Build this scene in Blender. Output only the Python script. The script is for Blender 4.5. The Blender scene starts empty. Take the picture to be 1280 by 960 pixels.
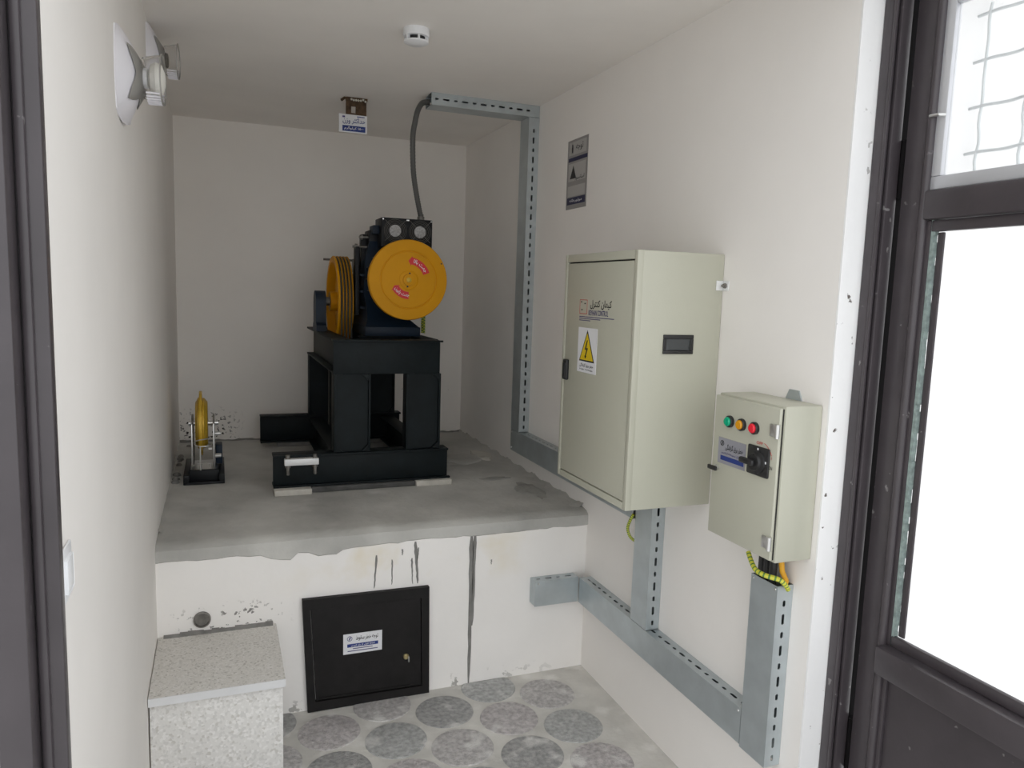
import bpy, bmesh, math, random
from mathutils import Vector, Matrix
random.seed(7)
scene = bpy.context.scene
C = scene.collection

# ------------------------------------------------------------------ camera
YAW, PITCH, ROLL, FPX = 0.3751, -0.1218, 0.0324, 937.86
cy, sy, cp, sp = math.cos(YAW), math.sin(YAW), math.cos(PITCH), math.sin(PITCH)
f_ = Vector((sy*cp, cy*cp, sp)); r_ = Vector((cy, -sy, 0)); u_ = r_.cross(f_)
cr, sr = math.cos(ROLL), math.sin(ROLL)
rr = cr*r_ + sr*u_; uu = -sr*r_ + cr*u_
cam = bpy.data.cameras.new('camera'); cam.sensor_width = 36; cam.lens = FPX/1280*36; cam.clip_start = .02
camo = bpy.data.objects.new('camera', cam); C.objects.link(camo)
camo.matrix_world = Matrix(((rr.x, uu.x, -f_.x, 0), (rr.y, uu.y, -f_.y, 0), (rr.z, uu.z, -f_.z, 1.6), (0, 0, 0, 1)))
scene.camera = camo

# ------------------------------------------------------------------ overcast daylight and exposure
w = bpy.data.worlds.new('overcast_sky'); scene.world = w; w.use_nodes = True
bg = w.node_tree.nodes['Background']; bg.inputs[0].default_value = (.97, .985, 1.0, 1); bg.inputs[1].default_value = 1.0
vs = scene.view_settings
vs.view_transform = 'Standard'; vs.look = 'None'; vs.gamma = 1; vs.use_curve_mapping = False
vs.exposure = 0.80
scene.cycles.max_bounces = 24; scene.cycles.diffuse_bounces = 16; scene.cycles.transparent_max_bounces = 16

# ------------------------------------------------------------------ room numbers (metres; lower floor = 0)
XL, XR, YB, ZC, ZS, YS = -.213, 1.449, 4.577, 2.487, .694, 2.756
YL, YR = 1.16, 1.465            # where the left and right walls end at the doorway
PI = math.pi

# ------------------------------------------------------------------ materials
MATS = {}
def newmat(name):
    m = bpy.data.materials.new(name); m.use_nodes = True; MATS[name] = m
    return m, m.node_tree.nodes, m.node_tree.links, m.node_tree.nodes['Principled BSDF']
def mat(name, col, rough=.5, metal=0, var=0, scale=8, bump=0, bscale=60, spec=.5, detail=4, stretch=None, emit=None):
    m, N, L, b = newmat(name)
    b.inputs['Roughness'].default_value = rough; b.inputs['Metallic'].default_value = metal
    b.inputs['Specular IOR Level'].default_value = spec
    b.inputs['Base Color'].default_value = (*col, 1)
    tc = N.new('ShaderNodeTexCoord'); src = tc.outputs['Object']
    if stretch:
        mp = N.new('ShaderNodeMapping'); mp.inputs['Scale'].default_value = stretch; L.new(src, mp.inputs[0]); src = mp.outputs[0]
    if var:
        n = N.new('ShaderNodeTexNoise'); n.inputs['Scale'].default_value = scale; n.inputs['Detail'].default_value = detail
        L.new(src, n.inputs[0])
        r = N.new('ShaderNodeValToRGB'); r.color_ramp.elements[0].position = .3; r.color_ramp.elements[1].position = .7
        r.color_ramp.elements[0].color = (*[c*(1-var) for c in col], 1)
        r.color_ramp.elements[1].color = (*[min(1, c*(1+var)) for c in col], 1)
        L.new(n.outputs[0], r.inputs[0]); L.new(r.outputs[0], b.inputs['Base Color'])
    if bump:
        n2 = N.new('ShaderNodeTexNoise'); n2.inputs['Scale'].default_value = bscale; n2.inputs['Detail'].default_value = 6
        L.new(src, n2.inputs[0])
        bp = N.new('ShaderNodeBump'); bp.inputs['Strength'].default_value = bump; bp.inputs['Distance'].default_value = .01
        L.new(n2.outputs[0], bp.inputs['Height']); L.new(bp.outputs[0], b.inputs['Normal'])
    return m
def add_spots(m, col, scale, thresh, lo, hi, soft=.03):
    """stains / chips with a shape of their own inside an object-space box lo..hi"""
    N, L = m.node_tree.nodes, m.node_tree.links; b = N['Principled BSDF']
    tc = N.new('ShaderNodeTexCoord'); n = N.new('ShaderNodeTexNoise'); n.inputs['Scale'].default_value = scale; n.inputs['Detail'].default_value = 5
    L.new(tc.outputs['Object'], n.inputs[0])
    g = N.new('ShaderNodeMapRange'); g.inputs['From Min'].default_value = thresh; g.inputs['From Max'].default_value = thresh+soft
    L.new(n.outputs[0], g.inputs['Value']); fac = g.outputs[0]
    sx = N.new('ShaderNodeSeparateXYZ'); L.new(tc.outputs['Object'], sx.inputs[0])
    for i in range(3):
        if lo[i] is None: continue
        mid = (lo[i]+hi[i])/2; half = (hi[i]-lo[i])/2
        s = N.new('ShaderNodeMath'); s.operation = 'SUBTRACT'; L.new(sx.outputs[i], s.inputs[0]); s.inputs[1].default_value = mid
        a = N.new('ShaderNodeMath'); a.operation = 'ABSOLUTE'; L.new(s.outputs[0], a.inputs[0])
        k = N.new('ShaderNodeMapRange'); k.inputs['From Min'].default_value = half; k.inputs['From Max'].default_value = half*.4
        L.new(a.outputs[0], k.inputs['Value'])
        q = N.new('ShaderNodeMath'); q.operation = 'MULTIPLY'; L.new(fac, q.inputs[0]); L.new(k.outputs[0], q.inputs[1]); fac = q.outputs[0]
    mx = N.new('ShaderNodeMix'); mx.data_type = 'RGBA'; L.new(fac, mx.inputs['Factor'])
    old = b.inputs['Base Color'].links
    if old: L.new(old[0].from_socket, mx.inputs['A'])
    else: mx.inputs['A'].default_value = b.inputs['Base Color'].default_value
    mx.inputs['B'].default_value = (*col, 1)
    L.new(mx.outputs['Result'], b.inputs['Base Color'])
def chips(name, base, chip1, chip2, scale, rough=.6, bump=.2):
    m, N, L, b = newmat(name); b.inputs['Roughness'].default_value = rough
    tc = N.new('ShaderNodeTexCoord'); v = N.new('ShaderNodeTexVoronoi'); v.inputs['Scale'].default_value = scale
    L.new(tc.outputs['Object'], v.inputs[0])
    sx = N.new('ShaderNodeSeparateColor'); L.new(v.outputs['Color'], sx.inputs[0])
    r = N.new('ShaderNodeValToRGB'); r.color_ramp.interpolation = 'CONSTANT'
    e = r.color_ramp.elements; e[0].position = 0; e[0].color = (*chip1, 1); e[1].position = .06; e[1].color = (*base, 1)
    e2 = e.new(.62); e2.color = (*[c*.9 for c in base], 1); e3 = e.new(.8); e3.color = (*chip2, 1)
    L.new(sx.outputs[0], r.inputs[0])
    n = N.new('ShaderNodeTexNoise'); n.inputs['Scale'].default_value = 5; L.new(tc.outputs['Object'], n.inputs[0])
    mx = N.new('ShaderNodeMix'); mx.data_type = 'RGBA'; mx.blend_type = 'MULTIPLY'; mx.inputs['Factor'].default_value = .15
    L.new(r.outputs[0], mx.inputs['A']); L.new(n.outputs[0], mx.inputs['B']); L.new(mx.outputs['Result'], b.inputs['Base Color'])
    bp = N.new('ShaderNodeBump'); bp.inputs['Strength'].default_value = bump; bp.inputs['Distance'].default_value = .004
    L.new(v.outputs['Distance'], bp.inputs['Height']); L.new(bp.outputs[0], b.inputs['Normal'])
    return m
def pane_mat(name, trans, tcol):
    m, N, L, b = newmat(name)
    N.remove(b); out = N['Material Output']
    t = N.new('ShaderNodeBsdfTransparent'); tl = N.new('ShaderNodeBsdfTranslucent'); tl.inputs[0].default_value = (*tcol, 1)
    g = N.new('ShaderNodeBsdfGlossy'); g.inputs['Roughness'].default_value = .25
    m1 = N.new('ShaderNodeMixShader'); m1.inputs[0].default_value = trans; L.new(tl.outputs[0], m1.inputs[1]); L.new(t.outputs[0], m1.inputs[2])
    m2 = N.new('ShaderNodeMixShader'); m2.inputs[0].default_value = .04; L.new(m1.outputs[0], m2.inputs[1]); L.new(g.outputs[0], m2.inputs[2])
    L.new(m2.outputs[0], out.inputs['Surface']); return m

mat('plaster', (.86, .835, .805), .85, var=.02, scale=3, bump=.07, bscale=25, spec=.2)
mat('plaster_back', (.86, .83, .79), .85, var=.02, scale=3, bump=.08, bscale=20, spec=.2)
add_spots(MATS['plaster_back'], (.03, .03, .03), 62, .585, (-.30, None, .60), (.14, None, .90))
add_spots(MATS['plaster_back'], (.05, .045, .04), 40, .66, (.5, None, .70), (1.4, None, 1.2))
mat('plaster_ceiling', (.86, .83, .795), .9, var=.03, scale=2.5, bump=.10, bscale=18, spec=.2)
mat('plaster_low', (.88, .86, .835), .85, var=.02, scale=4, bump=.15, bscale=22, spec=.2)
add_spots(MATS['plaster_low'], (.80, .73, .58), 5, .53, (.15, None, .42), (1.3, None, .68), .25)
add_spots(MATS['plaster_low'], (.25, .24, .23), 55, .62, (-.2, None, .33), (.25, None, .47))
add_spots(MATS['plaster_low'], (.42, .41, .39), 30, .60, (-.2, None, -.06), (1.4, None, .06))
mat('plaster_fresh', (.89, .89, .89), .8, var=.015, scale=5, bump=.15, bscale=40, spec=.2)
add_spots(MATS['plaster_fresh'], (.15, .13, .12), 38, .70, (None, None, .1), (None, None, 2.3))
mat('concrete', (.47, .465, .44), .75, var=.24, scale=3.2, bump=.45, bscale=30, detail=9)
add_spots(MATS['concrete'], (.62, .61, .585), 5.5, .58, (-.3, 2.7, None), (1.5, 4.6, None), .15)
mat('cement_dark', (.22, .215, .205), .8, var=.2, scale=20, bump=.4)
mat('cement_mid', (.36, .355, .335), .8, var=.2, scale=12, bump=.4)
mat('packing_dark', (.07, .07, .068), .7, var=.3, scale=20, bump=.3)
mat('cement_pale', (.58, .56, .51), .85, var=.15, scale=15, bump=.5)
mat('floor_grout', (.62, .605, .57), .75, var=.16, scale=6, bump=.4, bscale=40, detail=8)
add_spots(MATS['floor_grout'], (.76, .745, .715), 9, .55, (None, None, None), (None, None, None), .15)
for i, c in enumerate([(.45, .455, .45), (.52, .50, .495), (.38, .38, .375), (.52, .49, .49)]):
    m = mat('disc_%d' % i, c, .6, var=.28, scale=60, bump=.8, bscale=160, detail=9)
    add_spots(m, (.76, .75, .73), 9, .56, (None, None, None), (None, None, None), .12)
chips('terrazzo_top', (.74, .72, .68), (.52, .50, .46), (.80, .78, .75), 190, .6, .12)
chips('terrazzo_side', (.80, .79, .765), (.66, .645, .61), (.88, .87, .85), 130, .55, .15)
mat('stone_edge', (.72, .73, .74), .45, var=.05)
mat('steel_paint', (.005, .009, .0105), .55, var=.3, scale=14, bump=.08, spec=.22)
mat('machine_blue', (.007, .017, .034), .5, var=.25, scale=10, spec=.28)
mat('machine_black', (.008, .009, .011), .5, spec=.3)
mat('yellow_paint', (.64, .29, .002), .5, var=.05, scale=5, spec=.2)
mat('brass_yellow', (.62, .40, .04), .38, .3, var=.15, scale=20)
mat('rope_steel', (.10, .095, .085), .5, .6, bump=.6, bscale=300)
mat('bright_steel', (.66, .66, .65), .28, .9)
mat('worn_steel', (.20, .19, .175), .5, .6, var=.3, scale=40)
mat('fan_silver', (.45, .45, .45), .6, .2, var=.3, scale=120)
mat('guard_steel', (.20, .195, .18), .5, .3)
mat('white_zinc', (.80, .81, .81), .4, .15)
mat('galvanised', (.50, .55, .57), .38, .65, var=.08, scale=12)
mat('cabinet_beige', (.48, .478, .395), .42, var=.02, scale=3, bump=.05, bscale=200)
mat('gap_shade', (.02, .02, .018), .8)  # near-black for shade painted into the door gaps
mat('black_plastic', (.016, .016, .017), .42)
mat('grey_plastic', (.055, .06, .062), .4)
mat('white_plastic', (.82, .83, .85), .35)
mat('conduit_grey', (.13, .13, .125), .5, .3)
mat('door_paint', (.054, .046, .051), .32, var=.12, scale=9, bump=.05)
add_spots(MATS['door_paint'], (.22, .21, .21), 34, .70, (None, None, .0), (None, None, 2.4))
mat('groove_shade_hinge_black', (.008, .007, .0075), .8, spec=.1)  # near-black: painted shade of the post groove, also the hinge colour
mat('alu', (.62, .63, .66), .35, .5)
mat('putty', (.24, .30, .285), .7, var=.3, scale=60)
mat('hatch_black', (.009, .008, .008), .6, var=.3, scale=18, bump=.08, spec=.3)
add_spots(MATS['hatch_black'], (.13, .13, .125), 30, .62, (.25, None, -.05), (.8, None, .10))
mat('paper', (.74, .745, .77), .5)
mat('sticker_silver', (.32, .32, .36), .35, .2)
mat('notice_grey', (.28, .27, .265), .45)
mat('notice_pale', (.42, .41, .40), .45)
mat('ink_blue', (.012, .035, .20), .5)
mat('ink_navy', (.012, .014, .06), .5)
mat('ink_violet', (.06, .05, .18), .5)
mat('ink_black', (.015, .015, .018), .5)
mat('ink_red', (.50, .03, .03), .5)
mat('ink_white', (.8, .8, .82), .5)
mat('sign_yellow', (.72, .52, .01), .45)
mat('sticker_red', (.62, .012, .022), .45)
mat('lens_green', (.0, .36, .19), .22)
mat('lens_amber', (.66, .29, .005), .22)
mat('lens_red', (.78, .02, .04), .22)
mat('wire_yellow', (.62, .60, .06), .45)
mat('wire_green', (.09, .22, .05), .45)
mat('wire_orange', (.75, .38, .02), .45)
mat('rust', (.085, .050, .026), .85, var=.45, scale=45, bump=.5)
mat('lamp_white', (.84, .83, .88), .3)
mat('lamp_grey', (.36, .35, .33), .35, .3)
mat('bulb_white', (.80, .79, .74), .35)
mat('brass', (.55, .46, .24), .35, .8)
mat('terrace', (.68, .675, .66), .85, var=.08)
pane_mat('pane_clear', .8, (.95, .95, .95)); pane_mat('pane_frosted', .10, (.97, .97, .97))
gm, gN, gL, gb = newmat('lamp_glass'); gb.inputs['Transmission Weight'].default_value = 1; gb.inputs['Roughness'].default_value = .12
gb.inputs['IOR'].default_value = 1.15; gb.inputs['Base Color'].default_value = (.93, .93, .93, 1)

# ------------------------------------------------------------------ mesh builder
class MB:
    def __init__(s): s.v = []; s.f = []; s.mi = []
    def add(s, vs, fs, mi=0):
        o = len(s.v); s.v += [Vector(p) for p in vs]; s.f += [tuple(i+o for i in f) for f in fs]; s.mi += [mi]*len(fs); return s
    def box(s, x0, x1, y0, y1, z0, z1, bev=0, mi=0, M=None):
        x0, x1 = min(x0, x1), max(x0, x1); y0, y1 = min(y0, y1), max(y0, y1); z0, z1 = min(z0, z1), max(z0, z1)
        V = [(x0, y0, z0), (x1, y0, z0), (x1, y1, z0), (x0, y1, z0), (x0, y0, z1), (x1, y0, z1), (x1, y1, z1), (x0, y1, z1)]
        F = [(3, 2, 1, 0), (4, 5, 6, 7), (0, 1, 5, 4), (1, 2, 6, 5), (2, 3, 7, 6), (3, 0, 4, 7)]
        if bev:
            bm = bmesh.new(); vv = [bm.verts.new(p) for p in V]
            for f in F: bm.faces.new([vv[i] for i in f])
            bmesh.ops.bevel(bm, geom=list(bm.edges), offset=bev, segments=2, affect='EDGES', profile=.5)
            bm.verts.index_update(); V = [v.co.copy() for v in bm.verts]; F = [tuple(v.index for v in f.verts) for f in bm.faces]; bm.free()
        if M: V = [M @ Vector(p) for p in V]
        return s.add(V, F, mi)
    def lathe(s, o, axis, prof, n=32, mi=0, ref=None, closed=False):
        o = Vector(o); a = Vector(axis).normalized()
        e1 = Vector(ref) if ref else (Vector((0, 0, 1)) if abs(a.z) < .9 else Vector((1, 0, 0)))
        e1 = (e1 - a*e1.dot(a)).normalized(); e2 = a.cross(e1)
        V = []; F = []
        for r, h in prof:
            for k in range(n):
                t = 2*PI*k/n; V.append(o + a*h + (e1*math.cos(t)+e2*math.sin(t))*r)
        m = len(prof)
        for j in range(m-1):
            for k in range(n):
                F.append((j*n+k, j*n+(k+1) % n, (j+1)*n+(k+1) % n, (j+1)*n+k))
        if closed:
            for k in range(n): F.append(((m-1)*n+k, (m-1)*n+(k+1) % n, (k+1) % n, k))
        else:
            if prof[0][0] > 1e-6: F.append(tuple(range(n-1, -1, -1)))
            if prof[-1][0] > 1e-6: F.append(tuple((m-1)*n+k for k in range(n)))
        return s.add(V, F, mi)
    def cyl(s, p0, p1, r, r1=None, n=20, mi=0):
        p0, p1 = Vector(p0), Vector(p1); L = (p1-p0).length
        return s.lathe(p0, p1-p0, [(r, 0), (r if r1 is None else r1, L)], n, mi)
    def tube(s, pts, r, n=8, mis=None):
        pts = [Vector(p) for p in pts]; V = []; m = len(pts); prev = None
        for i, p in enumerate(pts):
            t = (pts[min(i+1, m-1)]-pts[max(i-1, 0)]).normalized()
            if prev is None:
                prev = t.orthogonal().normalized()
            prev = (prev - t*prev.dot(t)).normalized(); b = t.cross(prev)
            for k in range(n):
                a = 2*PI*k/n; V.append(p + (prev*math.cos(a)+b*math.sin(a))*r)
        o = len(s.v); s.v += V
        for i in range(m-1):
            for k in range(n):
                s.f.append(tuple(o+q for q in (i*n+k, i*n+(k+1) % n, (i+1)*n+(k+1) % n, (i+1)*n+k))); s.mi.append(mis[i % len(mis)] if mis else 0)
        s.f.append(tuple(o+k for k in range(n-1, -1, -1))); s.mi.append(0)
        s.f.append(tuple(o+(m-1)*n+k for k in range(n))); s.mi.append(0)
        return s
    def prism(s, poly, o, e1, e2, depth, mi=0):
        """2-D polygon (counter-clockwise in e1,e2) raised by depth along e1 x e2"""
        o, e1, e2 = Vector(o), Vector(e1), Vector(e2); n = e1.cross(e2).normalized()*depth; k = len(poly)
        V = [o+e1*a+e2*b for a, b in poly] + [o+e1*a+e2*b+n for a, b in poly]
        F = [tuple(range(k-1, -1, -1)), tuple(range(k, 2*k))] + [(i, (i+1) % k, k+(i+1) % k, k+i) for i in range(k)]
        return s.add(V, F, mi)

def wloc(o):
    p = Vector((0, 0, 0))
    while o is not None: p += o.location; o = o.parent
    return p
def obj(name, mb, m, parent=None, smooth=35, label=None):
    base = wloc(parent)
    me = bpy.data.meshes.new(name); me.from_pydata([v-base for v in mb.v], [], mb.f)
    for mm in (m if isinstance(m, (list, tuple)) else [m]): me.materials.append(MATS[mm])
    me.polygons.foreach_set('material_index', mb.mi)
    bm = bmesh.new(); bm.from_mesh(me); bmesh.ops.recalc_face_normals(bm, faces=bm.faces); bm.to_mesh(me); bm.free()
    if smooth:
        me.shade_smooth(); me.set_sharp_from_angle(angle=math.radians(smooth))
    o = bpy.data.objects.new(name, me); C.objects.link(o); o.parent = parent
    if label: o['label'] = label
    return o
def tag(o, label, cat, group=None, kind=None):
    o['label'] = label; o['category'] = cat
    if group: o['group'] = group
    if kind: o['kind'] = kind
    return o
def thing(name, loc, label, cat, group=None):
    o = bpy.data.objects.new(name, None); o.empty_display_size = .05; C.objects.link(o); o.location = loc
    return tag(o, label, cat, group)
def struct(name, mb, m, label, cat, smooth=35):
    return tag(obj(name, mb, m, None, smooth), label, cat, None, 'structure')

# ------------------------------------------------------------------ lettering (right-to-left script shaped by hand)
FORMS = {'ا': 0xFE8D, 'ب': 0xFE8F, 'پ': 0xFB56, 'ت': 0xFE95, 'ث': 0xFE99, 'ج': 0xFE9D, 'ح': 0xFEA1, 'خ': 0xFEA5, 'د': 0xFEA9, 'ر': 0xFEAD,
         'ز': 0xFEAF, 'س': 0xFEB1, 'ش': 0xFEB5, 'ط': 0xFEC1, 'ف': 0xFED1, 'ق': 0xFED5, 'ک': 0xFB8E, 'گ': 0xFB92, 'ل': 0xFEDD, 'م': 0xFEE1,
         'ن': 0xFEE5, 'و': 0xFEED, 'ه': 0xFEE9, 'ی': 0xFBFC}
NOJOIN = 'ادرزو'
def shape_rtl(s):
    out = []
    for i, ch in enumerate(s):
        if ch in FORMS:
            pv = i > 0 and s[i-1] in FORMS and s[i-1] not in NOJOIN
            nx = ch not in NOJOIN and i+1 < len(s) and s[i+1] in FORMS
            out.append(chr(FORMS[ch] + (3 if pv and nx else 1 if pv else 2 if nx else 0)))
        else: out.append(ch)
    res = ''.join(reversed(out)); i = 0; fin = ''
    while i < len(res):                       # digits keep their own order
        j = i
        while j < len(res) and '۰' <= res[j] <= '۹': j += 1
        if j > i: fin += res[i:j][::-1]; i = j
        else: fin += res[i]; i += 1
    return fin
def text_part(s, centre, e1, e2, width, height, m, parent, rtl=True, bend=None, name='lettering'):
    c = bpy.data.curves.new('tmp', 'FONT'); c.body = shape_rtl(s) if rtl else s; c.resolution_u = 2; c.offset = .012
    t = bpy.data.objects.new('tmp', c); C.objects.link(t)
    bpy.context.view_layer.update()
    me = bpy.data.meshes.new_from_object(t.evaluated_get(bpy.context.evaluated_depsgraph_get()))
    V = [v.co.copy() for v in me.vertices]; F = [tuple(p.vertices) for p in me.polygons]
    bpy.data.objects.remove(t); bpy.data.curves.remove(c); bpy.data.meshes.remove(me)
    x0, x1 = min(v.x for v in V), max(v.x for v in V); y0, y1 = min(v.y for v in V), max(v.y for v in V)
    e1, e2, centre = Vector(e1), Vector(e2), Vector(centre); n = e1.cross(e2).normalized()
    mb = MB(); P = []
    for v in V:
        a = ((v.x-x0)/(x1-x0)-.5)*width; b = ((v.y-y0)/(y1-y0)-.5)*height
        if bend:
            R, phi, sg = bend; th = phi - sg*a/R; a, b = (R+sg*b)*math.cos(th), (R+sg*b)*math.sin(th)
        P.append(centre+e1*a+e2*b+n*.0008)
    mb.add(P, F)
    return obj(name, mb, m, parent, 0)
def rect(c, e1, e2, w_, h_, t=.001):
    return MB().prism([(-w_/2, -h_/2), (w_/2, -h_/2), (w_/2, h_/2), (-w_/2, h_/2)], c, e1, e2, t)
WR1, WR2 = (0, -1, 0), (0, 0, 1)      # in-plane axes of surfaces that face the left wall
FR1, FR2 = (1, 0, 0), (0, 0, 1)       # in-plane axes of surfaces that face the doorway

# ================================================================== THE SETTING
struct('wall_left', MB().box(XL-.18, XL, YL, YB+.15, 0, ZC), 'plaster', 'off-white plastered side wall carrying two lamps', 'wall')
struct('wall_right', MB().box(XR, XR+.2, YR+.006, YB+.15, 0, ZC), 'plaster', 'off-white plastered side wall carrying the beige cabinets', 'wall')
struct('trim_1', MB().box(XR, XR+.2, YR, YR+.0055, 0, ZC), 'plaster_fresh', 'narrow bright white plaster strip beside the dark door post', 'trim')
struct('wall_back', MB().box(XL, XR, YB, YB+.15, 0, ZC), 'plaster_back', 'plastered end wall behind the hoist machine', 'wall')
struct('ceiling', MB().box(XL-.18, XR+.2, YL-.05, YB+.15, ZC, ZC+.2), 'plaster_ceiling', 'off-white plastered ceiling of the machine room', 'ceiling')
# lower floor with its round cement discs
fl = struct('floor', MB().box(XL-.18, XR+.2, YL-.05, YS, -.1, 0), 'floor_grout', 'lower floor of pale grout with round cement discs', 'floor')
def disc_mesh(cx, cyy, R):
    mb = MB(); n = 40
    ring = lambda r, z: [(min(max(cx+r*math.cos(2*PI*k/n), XL+.001), XR-.001), min(cyy+r*math.sin(2*PI*k/n), YS-.002), z) for k in range(n)]
    V = ring(R, 0) + ring(R-.002, .003) + ring(R-.007, .004)
    F = [(j*n+k, j*n+(k+1) % n, (j+1)*n+(k+1) % n, (j+1)*n+k) for j in range(2) for k in range(n)] + [tuple(2*n+k for k in range(n))]
    return mb.add(V, F)
ci = 0
for k in range(-2, 5):
    for j in range(-1, 7):
        x = .355+.2155*k; y = (2.585 if k % 2 == 0 else 2.70)-.2345*j
        if y < 1.25 or y > 2.8 or (x > 1.15 and y > 2.65): continue
        if y > 2.756 - .02: continue
        obj('round_tile', disc_mesh(x+random.uniform(-.004, .004), y+random.uniform(-.004, .004), .110), 'disc_%d' % (ci*7 % 4 if ci % 3 else (ci//3) % 4), fl); ci += 1
# raised platform: front wall and concrete slab with a ragged lip
wp = struct('wall_platform', MB().box(XL, XR, YS, YS+.12, 0, ZS-.06), 'plaster_low', 'white plastered front of the raised platform with cement runs', 'wall')
slab = MB()
prof = [(-.213, .630), (.05, .628), (.13, .627), (.165, .612), (.20, .604), (.235, .598), (.262, .622), (.30, .620), (.335, .606), (.40, .604), (.425, .618), (.50, .622), (.60, .626), (.80, .629), (1.0, .626), (1.2, .630), (1.449, .628)]
pts = []
for (xa, za), (xb, zb) in zip(prof, prof[1:]):
    nn = max(1, int((xb-xa)/.03))
    for i in range(nn):
        t = i/nn; pts.append((xa+(xb-xa)*t, za+(zb-za)*t+random.uniform(-.0035, .0035)))
pts.append(prof[-1]); V = []; F = []
for x, z in pts:
    j = random.uniform(-.003, .003)
    V += [(x, YB, ZS), (x, YS+.045, ZS+random.uniform(-.002, .002)), (x, YS+.012+j, ZS-.006), (x, YS-.006+j, ZS-.02), (x, YS-.008+j, z+.006), (x, YS+.001, z), (x, YS+.02, z), (x, YB, .60)]
m8 = 8
for i in range(len(pts)-1):
    for k in range(m8): F.append((i*m8+k, i*m8+(k+1) % m8, (i+1)*m8+(k+1) % m8, (i+1)*m8+k))
F += [tuple(range(m8)), tuple((len(pts)-1)*m8+k for k in range(m8))]
sl = struct('platform_slab', slab.add(V, F), 'concrete', 'raised grey concrete slab that carries the hoist machine', 'floor')
# dried cement runs on the platform front
for x, z0, z1, wd, dx in [(.552, .585, .455, .005, -.008), (.612, .562, .462, .0035, 0), (.652, .60, .575, .004, 0), (.703, .625, .455, .008, .012), (.690, .56, .455, .004, .004),
                          (.716, .60, .545, .004, -.006), (.934, .628, .004, .012, .002), (.948, .628, .25, .010, -.004), (1.02, .52, .50, .003, 0)]:
    mb = MB(); n = 12; L_ = []; R_ = []
    for i in range(n+1):
        t = i/n; z = z0+(z1-z0)*t; xx = x+dx*t+random.uniform(-.0012, .0012); ww = wd*1.7*(1-.5*t)*random.uniform(.75, 1.1)*(.5 if i in (0, n) else 1)
        L_.append((xx-ww/2, z)); R_.append((xx+ww/2, z))
    mb.prism(L_+R_[::-1], (0, YS, 0), FR1, FR2, .002); obj('cement_run', mb, 'cement_dark', wp, 0)
# cement patch and crumbs on the slab
def blob(cx, cyy, rx, ry, h, n=18, jit=.18):
    mb = MB(); V = []; rs = [1+random.uniform(-jit, jit) for _ in range(n)]
    for s_, z in ((1, 0), (.9, h*.7), (.6, h)):
        V += [(cx+rx*s_*rs[k]*math.cos(2*PI*k/n), cyy+ry*s_*rs[k]*math.sin(2*PI*k/n), ZS+z) for k in range(n)]
    F = [(j*n+k, j*n+(k+1) % n, (j+1)*n+(k+1) % n, (j+1)*n+k) for j in range(2) for k in range(n)] + [tuple(2*n+k for k in range(n))]
    return mb.add(V, F)
obj('cement_patch', blob(1.22, 3.80, .10, .12, .010), 'concrete', sl); obj('cement_patch', blob(1.35, 3.86, .055, .12, .014), 'cement_pale', sl)
obj('cement_patch', blob(1.33, 3.10, .06, .14, .008), 'cement_mid', sl); obj('cement_patch', blob(1.24, 3.35, .08, .03, .006), 'cement_mid', sl)
# rough cement fillet along the platform's wall edges
def fillet(p0, p1, inward, n, wmax, hmax):
    p0, p1, inward = Vector(p0), Vector(p1), Vector(inward); V = []; F = []
    for i in range(n+1):
        p = p0.lerp(p1, i/n); a = .55+.3*math.sin(i*.9)+random.uniform(-.15, .15); b = .55+.25*math.sin(i*.7+1)+random.uniform(-.15, .15)
        V += [p, p+inward*wmax*a, p+inward*wmax*a*.4+Vector((0, 0, hmax*b*.5)), p+Vector((0, 0, hmax*b))]
    for i in range(n):
        for k in range(3): F.append((i*4+k, i*4+k+1, i*4+4+k+1, i*4+4+k))
    return MB().add(V, F)
obj('cement_fillet', fillet((XR, 2.8, ZS), (XR, YB, ZS), (-1, 0, 0), 90, .05, .022), 'concrete', sl, 60)
obj('cement_fillet', fillet((XL, YB, ZS), (XR, YB, ZS), (0, -1, 0), 90, .03, .014), 'cement_dark', sl, 60)
obj('cement_fillet', fillet((XL, 2.9, ZS), (XL, YB, ZS), (1, 0, 0), 90, .025, .012), 'concrete', sl, 60)
# lintel, roof terrace outside and the facade beside the doorway
lin = MB().add([(XL-.4, 1.02, 2.40), (XR+.45, 1.36, 2.40), (XR+.45, 1.47, 2.40), (XL-.4, 1.16, 2.40), (XL-.4, 1.02, ZC+.2), (XR+.45, 1.36, ZC+.2), (XR+.45, 1.47, ZC+.2), (XL-.4, 1.16, ZC+.2)],
               [(3, 2, 1, 0), (4, 5, 6, 7), (0, 1, 5, 4), (1, 2, 6, 5), (2, 3, 7, 6), (3, 0, 4, 7)])
struct('wall_front', lin, 'plaster_fresh', 'white plaster lintel over the doorway', 'wall')
struct('wall_facade_left', MB().box(-2.2, -.277, 1.10, 1.28, -.1, ZC+.2), 'plaster_fresh', 'white outside wall beside the left door post', 'wall')
struct('wall_facade_right', MB().box(XR+.205, 3.6, YR-.02, YR+.16, -.1, ZC+.2), 'plaster_fresh', 'white outside wall behind the opened door leaf', 'wall')
struct('ground', MB().box(-9, 11, -14, YL-.051, -.3, -.02), 'terrace', 'pale concrete roof terrace outside the doorway', 'ground')

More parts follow.
